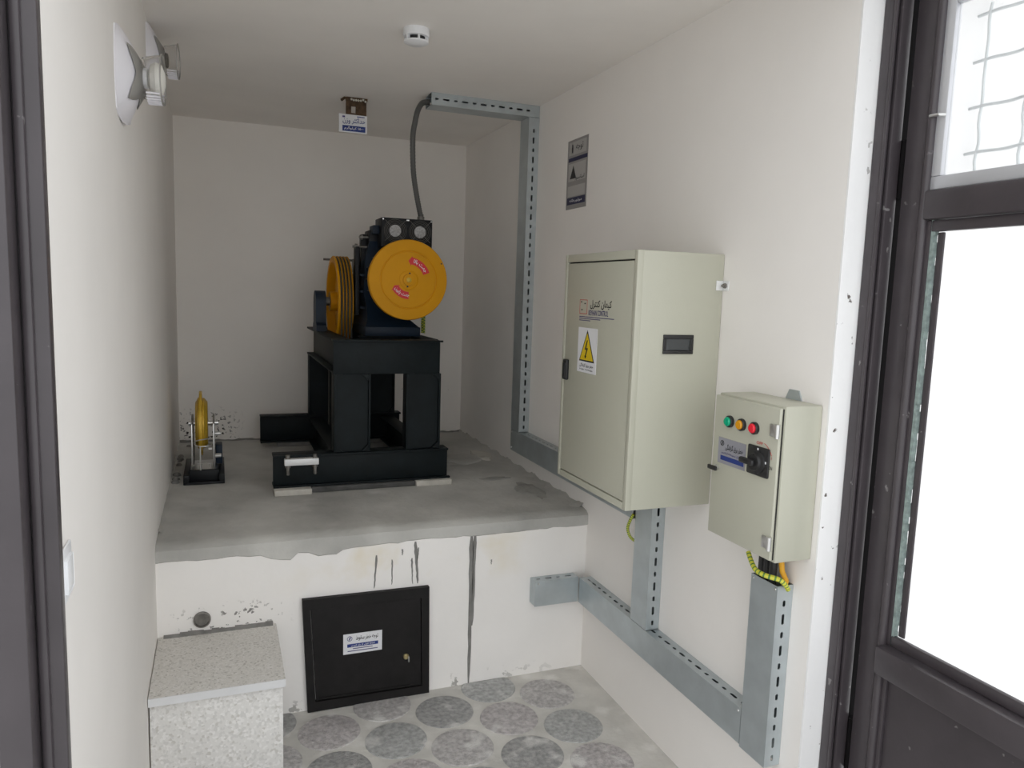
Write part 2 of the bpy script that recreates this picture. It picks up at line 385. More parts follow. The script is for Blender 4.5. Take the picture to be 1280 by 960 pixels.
# ================================================================== DOOR FRAME AND LEAF
pl = MB(); pl.box(-.275, -.205, 1.135, 1.16, 0, 2.40, .003); pl.box(-.275, -.236, 1.085, 1.135, 0, 2.40, .004); pl.box(-.234, -.222, 1.125, 1.14, 0, 2.40, .003)
struct('trim_2', pl, 'door_paint', 'dark brown painted steel door post in front of the left wall', 'door post')
pr = MB(); pr.box(1.514, 1.60, 1.436, 1.464, 0, 2.40, .003); pr.box(1.514, 1.523, 1.427, 1.437, 0, 2.40, .003); pr.box(1.530, 1.566, 1.424, 1.437, 0, 2.40, .005)
tr3 = struct('trim_3', pr, 'door_paint', 'dark brown painted steel door post against the bright plaster strip', 'door post')
obj('groove_shade', MB().box(1.5665, 1.60, 1.432, 1.4355, 0, 2.40), 'groove_shade_hinge_black', tr3)  # dark strip standing in for shade in the groove beside the leaf
d1 = bpy.data.objects.new('door_1', None); C.objects.link(d1); d1.location = (1.58, 1.41, 0)
tag(d1, 'open dark brown steel door leaf with white panes and wire grille', 'door', None, 'structure')
LX0, LX1, LY0, LY1 = 1.56, 1.60, .62, 1.408
st = MB(); st.box(LX0, LX1, 1.335, LY1, .02, 2.36, .004); st.cyl((LX0+.002, 1.340, .02), (LX0+.002, 1.340, 2.36), .011); obj('stile', st, 'door_paint', d1)
st = MB(); st.box(LX0, LX1, LY0, LY0+.07, .02, 2.36, .004); obj('stile', st, 'door_paint', d1)
def rail(z0, z1, dx=.0):
    return MB().box(LX0-dx, LX1, LY0+.07, 1.334, z0, z1, .006)
obj('rail', rail(1.800, 1.868, .010), 'door_paint', d1); obj('rail', rail(.672, .745, .028), 'door_paint', d1)
obj('rail', rail(2.30, 2.36), 'door_paint', d1); obj('rail', rail(.02, .10), 'door_paint', d1)
obj('lower_panel', MB().box(LX0+.014, LX0+.022, LY0+.07, 1.334, .10, .672), 'door_paint', d1)
b_ = MB(); b_.box(LX0+.004, LX0+.016, 1.318, 1.334, .10, .672, .003); obj('panel_bead', b_, 'door_paint', d1)
g1 = obj('glass_pane', MB().box(LX0+.020, LX0+.026, LY0+.07, 1.334, .745, 1.80), 'pane_frosted', d1, 0, 'white frosted glass pane')
pt_ = MB(); n = 60
for i in range(n):                               # ragged putty along the glass edge
    z = .75+1.05*i/n; pt_.box(LX0+.006, LX0+.0195, 1.316-random.uniform(.004, .009), 1.318, z, z+1.05/n, 0)
obj('putty', pt_, 'putty', g1, 0)
obj('glazing_bead', MB().box(LX0+.004, LX0+.0195, 1.3185, 1.334, .746, 1.799, .003), 'door_paint', d1)
obj('glazing_bead', MB().box(LX0+.013, LX0+.0195, 1.288, 1.306, .776, 1.771, .003), 'door_paint', d1)
b_ = MB(); b_.box(LX0+.004, LX0+.018, LY0+.07, 1.318, .746, .775, .004); obj('glazing_bead', b_, 'door_paint', d1)
b_ = MB(); b_.box(LX0+.004, LX0+.018, LY0+.07, 1.318, 1.772, 1.799, .004); obj('glazing_bead', b_, 'door_paint', d1)
g2 = obj('glass_pane', MB().box(LX0+.012, LX0+.016, LY0+.10, 1.305, 1.90, 2.28), 'pane_clear', d1, 0, 'clear glass pane over the wire grille')
af = MB(); af.box(LX0+.002, LX0+.022, LY0+.07, 1.334, 1.869, 1.90, .003); af.box(LX0+.002, LX0+.022, 1.305, 1.334, 1.90, 2.30, .003); af.box(LX0+.002, LX0+.022, LY0+.07, LY0+.10, 1.90, 2.30, .003); af.box(LX0+.002, LX0+.022, LY0+.10, 1.305, 2.28, 2.30, .003)
af2 = obj('aluminium_frame', af, 'alu', d1)
hk = MB(); hk.tube([(LX0+.002, 1.345, 2.036), (LX0-.012, 1.335, 2.037), (LX0-.012, 1.312, 2.036), (LX0+.0, 1.306, 2.036)], .004, 8); obj('frame_hook', hk, 'bright_steel', af2)
for z in (1.945, 2.045, 2.145, 2.245):
    p = [(LX0+.034+.002*math.sin(k*PI/2), 1.275-.02*k, z+.0015*math.sin(k*1.1)) for k in range(28)]
    obj('grille_wire', MB().tube(p, .0035, 6), 'galvanised', d1)
for k in range(6):
    y = 1.245-.10*k; p = [(LX0+.034-.002*math.sin(j*PI/2), y+.0018*math.sin(j*1.3), 1.905+.02*j) for j in range(19)]
    obj('grille_wire', MB().tube(p, .0035, 6), 'galvanised', d1)
hg = MB(); hg.cyl((1.578, 1.424, 1.86), (1.578, 1.424, 2.0), .011); obj('hinge', hg, 'groove_shade_hinge_black', d1)
hg = MB(); hg.cyl((1.578, 1.424, .35), (1.578, 1.424, .49), .011); obj('hinge', hg, 'groove_shade_hinge_black', d1)

# ================================================================== STONE STEP BLOCK, PIPE, HATCH
t = thing('step_block', (-.015, 2.55, 0), 'terrazzo step block with a stone top slab against the platform', 'step')
obj('body', MB().box(XL+.004, .176, 2.352, YS-.002, 0, .337, .002), 'terrazzo_side', t)
ts = obj('top_slab', MB().box(XL+.002, .183, 2.336, YS-.001, .338, .364, .0025), 'terrazzo_top', t)
obj('edge_strip', MB().box(XL+.002, .183, 2.333, 2.3358, .338, .3635), 'stone_edge', ts, 0, 'smooth pale front edge of the slab')
fm = MB()
for i in range(14):
    x = XL+.02+i*.026; hh = random.uniform(.004, .012); fm.add([(x, YS-.001, .3642), (x+.026, YS-.001, .3642), (x+.026, YS-.02, .3642), (x, YS-.018, .3642), (x, YS-.001, .3642+hh), (x+.026, YS-.001, .3642+hh*.9)], [(0, 3, 2, 1), (4, 5, 2, 3), (0, 1, 5, 4), (0, 4, 3), (1, 2, 5)])
obj('mortar_joint', fm, 'cement_dark', t, 0)
pipe = MB().lathe((-.068, YS+.0, .412), (0, -1, 0), [(.029, 0), (.029, .008), (.024, .009), (.023, .002), (.010, .0015), (.0, .0015)], 28)
tag(obj('drain_pipe', pipe, ['worn_steel']), 'grey pipe end in the wall just above the step block', 'pipe')
h = thing('access_hatch', (.52, YS, 0), 'black steel access hatch low in the platform front', 'hatch')
fr = MB(); Y0 = YS-.022
for poly in ([(.274, .447), (.303, .405), (.726, .402), (.757, .443)], [(.294, .002), (.322, .04), (.303, .405), (.274, .447)], [(.294, .002), (.764, .002), (.735, .035), (.322, .04)], [(.764, .002), (.757, .443), (.726, .402), (.735, .035)]):
    fr.prism(poly, (0, YS-.001, 0), FR1, FR2, .020)
obj('frame', fr, 'hatch_black', h, 0)
dr = obj('door', MB().prism([(.325, .043), (.732, .038), (.723, .399), (.306, .402)], (0, YS-.001, 0), FR1, FR2, .014), 'hatch_black', h, 0)
obj('bottom_bead', MB().prism([(.335, .048), (.70, .043), (.70, .048), (.335, .053)], (0, YS-.015, 0), FR1, FR2, .004), 'hatch_black', dr, 0)
lk = MB().lathe((.668, YS-.015, .168), (0, -1, 0), [(.011, 0), (.011, .008), (.008, .011), (0, .011)], 20); obj('lock', lk, 'brass', dr, label='small brass lock')
kk = MB().box(.674, .678, YS-.034, YS-.026, .150, .172, .001); obj('key', kk, 'bright_steel', dr)
sk = obj('sticker', rect((.499, YS-.0152, .250), FR1, FR2, .148, .080), 'paper', h, 0, 'white and blue warning sticker')
SY = YS-.0163
obj('blue_band', rect((.499, SY, .243), FR1, FR2, .118, .013, .0004), 'ink_blue', sk, 0)
text_part('توجه خطر سقوط', (.515, SY, .270), FR1, FR2, .085, .022, 'ink_black', sk)
text_part('لطفا قبل از باز کردن', (.499, SY-.0004, .243), FR1, FR2, .09, .008, 'ink_white', sk)
for z, wdt in ((.230, .075), (.221, .115)): obj('small_print', rect((.499, SY, z), FR1, FR2, wdt, .003, .0004), 'ink_violet', sk, 0)
em = MB().lathe((.449, SY, .271), (0, -1, 0), [(.010, 0), (.010, .0004), (.008, .0004), (.008, 0)], 20, closed=True); em.prism([(-.004, -.006), (.001, -.006), (.005, .006), (0, .006)], (.449, SY, .271), FR1, FR2, .0004); obj('emblem', em, 'ink_violet', sk, 0)

# ================================================================== CABLE TRAYS
def slotted(u0, u1, v0, v1, place, th=.0015):
    """plate in (u,v) with alternating long and short slots; place(u,v,w) -> world"""
    mb = MB(); vc = v0+(v1-v0)*.52; hw = .0045
    def bx(a, b, c, d):
        P = [place(*q) for q in [(a, c, 0), (b, c, 0), (b, d, 0), (a, d, 0), (a, c, th), (b, c, th), (b, d, th), (a, d, th)]]
        mb.add(P, [(3, 2, 1, 0), (4, 5, 6, 7), (0, 1, 5, 4), (1, 2, 6, 5), (2, 3, 7, 6), (3, 0, 4, 7)])
    bx(u0, u1, v0, vc-hw); bx(u0, u1, vc+hw, v1)
    e = u0; u = u0+.024; k = 0
    while True:
        L_ = .030 if k % 2 else .018
        if u+L_/2 > u1-.006: break
        bx(e, u-L_/2, vc-hw, vc+hw); e = u+L_/2
        for s_, ue in ((1, u-L_/2), (-1, u+L_/2)):            # rounded slot ends
            for q in (-1, 1):
                P = [place(ue, vc+q*hw, 0), place(ue+s_*.003, vc+q*hw, 0), place(ue, vc+q*hw*.3, 0), place(ue, vc+q*hw, th), place(ue+s_*.003, vc+q*hw, th), place(ue, vc+q*hw*.3, th)]
                mb.add(P, [(0, 1, 2), (3, 4, 5), (0, 1, 4, 3), (1, 2, 5, 4), (2, 0, 3, 5)])
        u += .045; k += 1
    bx(e, u1, vc-hw, vc+hw)
    return mb
TD, TW = .055, .105
def tray(label, run, u0, u1, base, first, caps=(), cut=None):
    """run: axis letter of the length; base: wall-plane coordinate; first: lower coordinate of the cover width"""
    second = first+TW
    if run == 'Yw':   loc = (XR-.03, (u0+u1)/2, first)
    elif run == 'Zw': loc = (XR-.03, first+.05, u0)
    elif run == 'Xc': loc = ((u0+u1)/2, first+.05, ZC-TD)
    else:             loc = ((u0+u1)/2, YS-.03, first)
    P = {'Yw': lambda u, d, e: (XR-d, u, e), 'Zw': lambda u, d, e: (XR-d, e, u), 'Xc': lambda u, d, e: (u, e, ZC-d), 'Xp': lambda u, d, e: (u, YS-d, e)}[run]
    T = thing('cable_tray', loc, label, 'cable tray', 'galvanised cable trays')
    obj('slotted_side', slotted(u0, u1, .001, TD-.002, lambda u, v, w_: P(u, v, first+w_)), 'galvanised', T, 0)
    obj('slotted_side', slotted(u0, u1, .001, TD-.002, lambda u, v, w_: P(u, v, second-w_)), 'galvanised', T, 0)
    def pb(a, b, d0, d1, e0, e1):
        p, q = P(a, d0, e0), P(b, d1, e1); return MB().box(p[0], q[0], p[1], q[1], p[2], q[2])
    obj('back_plate', pb(u0, u1, .0005, .0018, first+.002, second-.002), 'galvanised', T, 0)
    cv = obj('cover', pb(u0, u1, TD-.0018, TD, first-.001, second+.001), 'galvanised', T, 0)
    for c_ in caps:
        u = u0 if c_ == 0 else u1; d = .0015 if c_ == 0 else -.0015
        obj('end_cap', pb(u, u+d, .002, TD-.002, first+.002, second-.002), 'galvanised', T, 0)
    for u, e in cut or []:
        p0, p1 = P(u, TD, e), P(u, TD+.0025, e); obj('screw', MB().cyl(p0, p1, .004, .003, 10), 'bright_steel', cv)
    return T
tray('galvanised cable tray fixed across the ceiling above the machine', 'Xc', .915, XR-.002, ZC, 3.43)
tray('tall galvanised cable tray from ceiling down to the platform edge', 'Zw', .905, ZC-TD-.002, XR, 3.43)
tray('galvanised cable tray along the wall between platform and tall cabinet', 'Yw', 2.30, 3.535, XR, .797, cut=[(3.52, .81), (3.52, .89), (3.435, .895)])
tray('galvanised cable tray rising to the underside of the tall cabinet', 'Zw', .426, .948, XR, 2.175)
tray('long low galvanised cable tray running along the side wall', 'Yw', 1.648, 2.699, XR, .318, cut=[(1.66, .413)])
tray('short galvanised cable tray stub on the platform front', 'Xp', 1.195, XR-.058, YS, .320, caps=(0,), cut=[(1.21, .415)])
tray('upright galvanised cable tray rising to the small switch box', 'Zw', .31, .835, XR, 1.54, cut=[(.825, 1.548), (.825, 1.638)])

# ================================================================== TALL CONTROL CABINET
cb = thing('control_cabinet', (1.296, 2.178, .95), 'large beige steel control cabinet with a closed door and warning sticker', 'cabinet')
CX, CY0, CY1, CZ0, CZ1 = 1.143, 1.933, 2.425, .950, 1.735
bd = MB(); bd.box(CX+.018, XR-.001, CY0, CY1, CZ0, CZ1, .003)
bd.box(CX, CX+.022, CY0, CY0+.018, CZ0, CZ1, .002); bd.box(CX, CX+.022, CY1-.018, CY1, CZ0, CZ1, .002)
bd.box(CX, CX+.022, CY0+.018, CY1-.018, CZ0, CZ0+.022, .002); bd.box(CX, CX+.022, CY0+.018, CY1-.018, CZ1-.026, CZ1, .002)
obj('body', bd, 'cabinet_beige', cb)
obj('gap_shade_sheet', MB().box(CX+.010, CX+.017, CY0+.018, CY1-.018, CZ0+.022, CZ1-.026), 'gap_shade', cb, 0)  # dark sheet behind the door paints the shade of its gap
cd = obj('door', MB().box(CX+.001, CX+.014, CY0+.0215, CY1-.0215, CZ0+.0255, CZ1-.0305, .0025), 'cabinet_beige', cb)
lk = MB(); lk.box(CX-.010, CX+.002, 2.366, 2.398, 1.300, 1.372, .004); lk.box(CX-.013, CX-.009, 2.372, 2.392, 1.306, 1.360, .002); obj('lock_handle', lk, 'black_plastic', cd, label='black swing handle lock')
hd = MB()
for a in [(1.243, 1.350, 1.476, 1.488), (1.243, 1.350, 1.430, 1.440), (1.243, 1.254, 1.440, 1.476), (1.339, 1.350, 1.440, 1.476)]: hd.box(a[0], a[1], CY0-.005, CY0-.0002, a[2], a[3], .0015)
hn = obj('side_handle', hd, 'black_plastic', cb, label='black recessed carrying handle on the side')
cu = MB().add([(1.254, CY0-.0004, 1.440), (1.339, CY0-.0004, 1.440), (1.339, CY0-.0004, 1.476), (1.254, CY0-.0004, 1.476), (1.264, CY0-.003, 1.443), (1.331, CY0-.003, 1.443), (1.335, CY0-.001, 1.466), (1.258, CY0-.001, 1.466)], [(0, 1, 5, 4), (1, 2, 6, 5), (2, 3, 7, 6), (3, 0, 4, 7), (4, 5, 6, 7), (3, 2, 1, 0)])
obj('handle_cup', cu, 'grey_plastic', hn, 0)
br = MB(); br.box(XR-.004, XR-.0005, CY0-.030, CY0-.001, 1.625, 1.655, .0008); br.box(XR-.028, XR-.004, CY0-.004, CY0-.0005, 1.625, 1.655, .0008); obk = obj('wall_bracket', br, 'white_zinc', cb)
obj('bracket_bolt', MB().lathe((XR-.004, CY0-.016, 1.64), (-1, 0, 0), [(.008, 0), (.008, .006), (.004, .006), (.004, .014), (0, .014)], 6), 'worn_steel', obk)
DX = CX+.001
def wtext(s, y, z, wd, hg, m, par, rtl=True, off=.0): return text_part(s, (DX-off, y, z), WR1, WR2, wd, hg, m, par, rtl)
lg = MB()                                   # maker's mark: pale square with corner marks
for a in [(2.300, 2.245, 1.581, 1.583), (2.300, 2.245, 1.535, 1.537)]: lg.box(DX-.0006, DX, a[1], a[0], a[2], a[3])
lg.box(DX-.0006, DX, 2.2985, 2.300, 1.537, 1.581); lg.box(DX-.0006, DX, 2.245, 2.2465, 1.537, 1.581)
lo = obj('logo', lg, 'ink_red', cb, 0)
for y, z in ((2.262, 1.570), (2.283, 1.549), (2.288, 1.575)): obj('logo_dot', MB().box(DX-.0007, DX, y-.004, y+.004, z-.002, z+.002), 'ink_black', lo, 0)
wtext('کیهان کنترل', 2.150, 1.568, .145, .030, 'ink_black', lo)
wtext('KEYHAN CONTROL', 2.165, 1.541, .135, .018, 'ink_violet', lo, False)
for z, y0, y1 in ((1.526, 2.300, 2.060), (1.520, 2.300, 2.150), (1.514, 2.300, 2.220)): obj('logo_line', MB().box(DX-.0006, DX, y1, y0, z-.0012, z+.0012), 'ink_violet', lo, 0)
ws = obj('warning_sticker', rect((DX, 2.232, 1.415), WR1, WR2, .136, .150), 'paper', cb, 0, 'white sticker with a yellow high voltage triangle')
def tri(sc): return [(-.062*sc, -.052*sc+.012*(1-sc)), (.062*sc, -.052*sc+.012*(1-sc)), (0, .070*sc+.012*(1-sc)-.012*(1-sc))]
obj('triangle_border', MB().prism([(-.055, -.038), (.055, -.038), (0, .068)], (DX-.001, 2.232, 1.415), WR1, WR2, .0005), 'ink_black', ws, 0)
obj('triangle', MB().prism([(-.047, -.033), (.047, -.033), (0, .057)], (DX-.0015, 2.232, 1.415), WR1, WR2, .0005), 'sign_yellow', ws, 0)
obj('flash', MB().prism([(.004, .034), (-.010, .002), (.002, .002), (-.006, -.018), (-.010, -.018), (-.006, -.028), (.004, -.020), (.000, -.018), (.013, .008), (.001, .008), (.010, .034)], (DX-.002, 2.236, 1.415), WR1, WR2, .0005), 'ink_black', ws, 0)
wtext('خطر برق گرفتگی', 2.232, 1.364, .10, .014, 'ink_black', ws, True, .001)
wtext('High Voltage', 2.232, 1.350, .095, .006, 'ink_black', ws, False, .001)
# earth wire and black block for the shade in the tray mouth below the cabinet
cv = [(1.425, 2.305, .835), (1.42, 2.312, .80), (1.42, 2.316, .775), (1.421, 2.31, .752), (1.422, 2.298, .738), (1.424, 2.288, .732)]
def smooth_path(P, n):
    P = [Vector(p) for p in P]; out = []
    Q = [P[0]]+P+[P[-1]]
    for i in range(1, len(Q)-2):
        for k in range(n):
            s_ = k/n; a, b, c_, d = Q[i-1], Q[i], Q[i+1], Q[i+2]
            out.append(.5*((2*b)+(c_-a)*s_+(2*a-5*b+4*c_-d)*s_*s_+(3*b-a-3*c_+d)*s_**3))
    return out+[P[-1]]
tag(obj('earth_wire', MB().tube(smooth_path([(1.390, 2.291, .815), (1.386, 2.306, .785), (1.386, 2.318, .755), (1.392, 2.310, .728), (1.402, 2.296, .716), (1.41, 2.288, .714)], 8), .0055, 8, [0, 1]), ['wire_yellow', 'wire_green']), 'yellow-green earth wire looped below the tall cabinet', 'wire')
tag(obj('tray_mouth_shade', MB().box(1.398, 1.444, 2.2825, 2.2985, .80, .90, .004), 'black_plastic'), 'black block as shade in the tray mouth below the tall cabinet', 'shade block')  # solid black block stands in for shade inside the open tray end

# ================================================================== SMALL SWITCH BOX
BX, BY0, BY1, BZ0, BZ1 = 1.318, 1.486, 1.757, .925, 1.336
sb = thing('switch_box', (1.384, 1.62, BZ0), 'small beige switch box with three pilot lights and rotary switch', 'switch box')
bd = MB(); bd.box(BX+.012, XR-.001, BY0, BY1, BZ0, BZ1, .004); obj('body', bd, 'cabinet_beige', sb)
dd = obj('door', MB().box(BX, BX+.0115, BY0+.008, BY1+.001, BZ0+.006, BZ1-.006, .003), 'cabinet_beige', sb)
obj('seam_shade', MB().box(BX+.0085, BX+.012, BY0+.0062, BY0+.0078, BZ0+.008, BZ1-.008), 'gap_shade', sb, 0)  # thin dark strip painted in as the shade of the door seam
for y, m, nm in ((1.687, 'lens_green', 'green'), (1.636, 'lens_amber', 'amber'), (1.583, 'lens_red', 'red')):
    bz = obj('pilot_light', MB().lathe((BX, y, 1.264), (-1, 0, 0), [(.0165, 0), (.0165, .008), (.0145, .010), (.013, .010), (.013, .004), (0, .004)], 28), 'black_plastic', sb, label=nm+' pilot light')
    obj('lens', MB().lathe((BX-.004, y, 1.264), (-1, 0, 0), [(.0128, 0), (.0128, .009), (.010, .012), (0, .0125)], 24), m, bz)
ss = obj('sticker', rect((BX, 1.673, 1.177), WR1, WR2, .118, .073), 'sticker_silver', sb, 0, 'silver name sticker with a blue band')
def btext(s, y, z, wd, hg, m, par, rtl=True): return text_part(s, (BX-.001, y, z), WR1, WR2, wd, hg, m, par, rtl)
obj('blue_band', rect((BX-.001, 1.669, 1.157), WR1, WR2, .100, .013, .0004), 'ink_blue', ss, 0)
btext('خطر برق گرفتگی', 1.662, 1.190, .075, .020, 'ink_black', ss); btext('تابلو برق موتورخانه آسانسور', 1.669, 1.172, .095, .008, 'ink_violet', ss)
obj('emblem', MB().lathe((BX-.001, 1.715, 1.198), (-1, 0, 0), [(.008, 0), (.008, .0005), (.006, .0005), (.006, 0)], 18, closed=True).prism([(-.003, -.005), (.001, -.005), (.004, .005), (0, .005)], (BX-.001, 1.715, 1.198), WR1, WR2, .0005), 'ink_black', ss, 0)
rp = obj('rotary_switch', MB().box(BX-.007, BX, 1.517, 1.601, 1.142, 1.220, .004), 'black_plastic', sb, label='black square rotary main switch')
kn = MB().lathe((BX-.007, 1.559, 1.179), (-1, 0, 0), [(.032, 0), (.031, .005), (.023, .007), (.021, .014), (0, .015)], 28); obj('dial', kn, 'black_plastic', rp)
obj('lever', MB().box(BX-.034, BX-.0215, 1.548, 1.602, 1.171, 1.187, .004), 'black_plastic', rp)
for dy, dz in ((-.002, .034), (-.034, .004)): obj('dial_mark', MB().box(BX-.0080, BX-.0072, 1.559+dy-.0015, 1.561+dy+.0015, 1.179+dz-.003, 1.179+dz+.003), 'ink_white', rp, 0)
btext('OFF', 1.560, 1.2285, .024, .008, 'ink_red', sb, False); btext('I', 1.512, 1.198, .0015, .008, 'ink_red', sb, False); btext('ON', 1.5125, 1.172, .012, .009, 'ink_black', sb, False)
ac = [(BX-.0006, 1.561-.053*math.sin(a), 1.181+.053*math.cos(a)) for a in [.35+.06*k for k in range(14)]]
obj('position_arc', MB().tube(ac, .0007, 4), 'ink_red', sb, 0)
lk = obj('lock', MB().lathe((BX, 1.733, 1.124), (-1, 0, 0), [(.009, 0), (.009, .006), (.006, .008), (0, .008)], 18), 'bright_steel', sb)
obj('key', MB().box(BX-.014, BX-.007, 1.731, 1.735, 1.120, 1.128, .001).box(BX-.020, BX-.012, 1.715, 1.753, 1.118, 1.131, .003), 'black_plastic', lk, label='black key left in the lock')
for z in (1.271, .977):
    hm = MB().box(BX-.005, BX-.0002, 1.497, 1.524, z-.016, z+.016, .002); hm.cyl((BX-.005, 1.494, z-.018), (BX-.005, 1.494, z+.018), .006, n=14); obj('hinge', hm, 'bright_steel', sb)
obj('mounting_tab', MB().prism([(-.030, 0), (.030, 0), (.018, .026), (-.018, .026)], (XR-.0005, 1.592, BZ1+.0005), WR1, WR2, .004), 'galvanised', sb, 0)
obj('mounting_tab', MB().box(XR-.028, XR-.022, BY1+.0015, BY1+.028, 1.085, 1.125, .001).box(XR-.028, XR-.0005, BY1+.024, BY1+.028, 1.085, 1.125), 'white_plastic', sb, 0)
# wires between box and upright tray
pth = smooth_path([(1.372, 1.640, .90), (1.366, 1.618, .882), (1.36, 1.59, .868), (1.368, 1.562, .862), (1.395, 1.536, .856), (1.41, 1.528, .842), (1.42, 1.5275, .828)], 8)
tag(obj('earth_wire', MB().tube(pth, .0068, 8, [0, 0, 1]), ['wire_yellow', 'wire_green']), 'yellow-green earth wire looped below the small switch box', 'wire')
for i, (a, b) in enumerate([((1.415, 1.628), 0), ((1.412, 1.604), 0), ((1.410, 1.578), 0)]):
    tag(obj('cable', MB().tube([(a[0], a[1], .70), (a[0], a[1]+.002, .86), (a[0], a[1], .924)], .011, 10), 'black_plastic'), ('black cable farthest from the orange sleeve under the small switch box', 'middle one of three black cables under the small switch box', 'black cable right behind the orange sleeve under the small switch box')[i], 'cable', 'black cables under the small switch box')
tag(obj('cable_sleeve', MB().tube([(1.432, 1.5595, .80), (1.430, 1.549, .845), (1.42, 1.556, .87), (1.415, 1.56, .923)], .0075, 10), 'wire_orange'), 'orange cable sleeve at the mouth of the upright tray', 'cable')

# ================================================================== HOIST MACHINE FRAME
mf = thing('machine_frame', (.60, 3.85, ZS+.026), 'dark painted frame of welded steel beams under the machine', 'frame')
G0 = ZS+.026
def ibeam(axis, u0, u1, c, z0, z1, fw=.08, tf=.009, tw=.007):
    mb = MB()
    def bx(a, b, c0, c1, d0, d1):
        if axis == 'X': mb.box(a, b, c0, c1, d0, d1, .0012)
        else: mb.box(c0, c1, a, b, d0, d1, .0012)
    bx(u0, u1, c-fw/2, c+fw/2, z1-tf, z1); bx(u0, u1, c-fw/2, c+fw/2, z0, z0+tf); bx(u0, u1, c-tw/2, c+tw/2, z0+tf, z1-tf)
    return mb
def channel_front(x0, x1, y0, y1, z0, z1):      # flat web to the doorway, flanges to the rear
    return MB().box(x0, x1, y0, y0+.007, z0, z1, .0015).box(x0, x1, y0+.007, y1, z1-.009, z1, .0015).box(x0, x1, y0+.007, y1, z0, z0+.009, .0015)
b = channel_front(.213, 1.0, 3.345, 3.42, G0, .862); b.box(.213, 1.01, 3.325, 3.345, G0, G0+.009, .001).box(.213, 1.0, 3.330, 3.345, .853, .862, .001)
fb = obj('lower_beam', b, 'steel_paint', mf)
obj('lower_beam', ibeam('X', .21, 1.0, 4.36, G0, .872), 'steel_paint', mf)
for x in (.512, .915): obj('lower_beam', ibeam('Y', 3.421, 4.319, x, G0, .855), 'steel_paint', mf)
def post(x0, x1, y0, y1, z0, z1):
    mb = MB(); mb.box(x0, x0+.009, y0, y1, z0, z1, .001).box(x1-.009, x1, y0, y1, z0, z1, .001).box(x0+.009, x1-.009, y0+.018, y0+.026, z0, z1)
    return mb
for x0, x1, y0, y1 in ((.474, .636, 3.345, 3.42), (.800, .962, 3.345, 3.42), (.474, .636, 4.32, 4.40), (.800, .962, 4.32, 4.40)):
    p = obj('post', post(x0, x1, y0, y1, .8625 if y0 < 4 else .8725, 1.214), 'steel_paint', mf)
    for xx, s_ in ((x0+.009, 1), (x1-.009, -1)):
        for z, q in ((.8635 if y0 < 4 else .8735, 1), (1.2135, -1)):
            P = [(xx, y0+.002, z), (xx+s_*.03, y0+.002, z), (xx, y0+.002, z+q*.03)]; P += [(a, y0+.017, c_) for a, _, c_ in P]
            obj('gusset', MB().add(P, [(0, 1, 2), (3, 4, 5), (0, 1, 4, 3), (1, 2, 5, 4), (2, 0, 3, 5)]), 'steel_paint', p, 0)
ub = channel_front(.47, .955, 3.345, 3.42, 1.215, 1.368); ub.box(.465, .965, 3.330, 3.345, 1.360, 1.368, .001)
obj('upper_beam', ub, 'steel_paint', mf)
obj('upper_beam', ibeam('Y', 3.421, 4.40, .510, 1.215, 1.368), 'steel_paint', mf); obj('upper_beam', ibeam('Y', 3.421, 4.40, .925, 1.215, 1.368), 'steel_paint', mf)
for y in (4.36, 4.17, 3.66): obj('upper_beam', ibeam('X', .551 if y > 4.3 else .636, .884, y, 1.215, 1.368), 'steel_paint', mf)
cl = obj('clamp_plate', MB().box(.258, .402, 3.296, 3.329, .824, .852, .002), 'white_zinc', mf, label='bright zinc clamp bar on the front beam')
for x in (.273, .388):
    bb = MB().lathe((x, 3.314, .868), (0, 0, -1), [(.010, 0), (.010, .016), (.0065, .0165), (.0065, .044), (.011, .0445), (.011, .056), (.007, .057), (.007, .088), (0, .089)], 12); obj('bolt', bb, 'worn_steel', cl)
for (x0, x1, y0, y1), m, lb in [((.215, .372, 3.285, 3.42), 'cement_pale', 'pale packing block under the clamped end of the front beam'), ((.842, 1.012, 3.30, 3.42), 'cement_pale', 'pale packing block under the far end of the front beam'),
                                ((.374, .840, 3.312, 3.41), 'packing_dark', 'dark packing strip between two pale blocks under the front beam'), ((.30, .90, 4.33, 4.39), 'cement_dark', 'dark packing strip under the rear beam')]:
    tag(obj('packing_block', MB().box(x0, x1, y0, y1, ZS+.001, G0-.0005, .003), m), lb, 'packing block')
# loose hardware inside the frame
for x, y, r0 in ((.68, 3.62, .022), (.735, 3.58, .018)):
    tag(obj('anchor_bolt', MB().lathe((x, y, ZS+.001), (0, 0, 1), [(.03, 0), (.03, .008), (r0, .009), (r0, .030), (.012, .031), (.012, .075), (0, .077)], 12), 'worn_steel'), ('thicker worn anchor bolt on the slab inside the machine frame' if r0 > .02 else 'thinner worn anchor bolt on the slab inside the machine frame'), 'bolt', 'anchor bolts inside the frame')

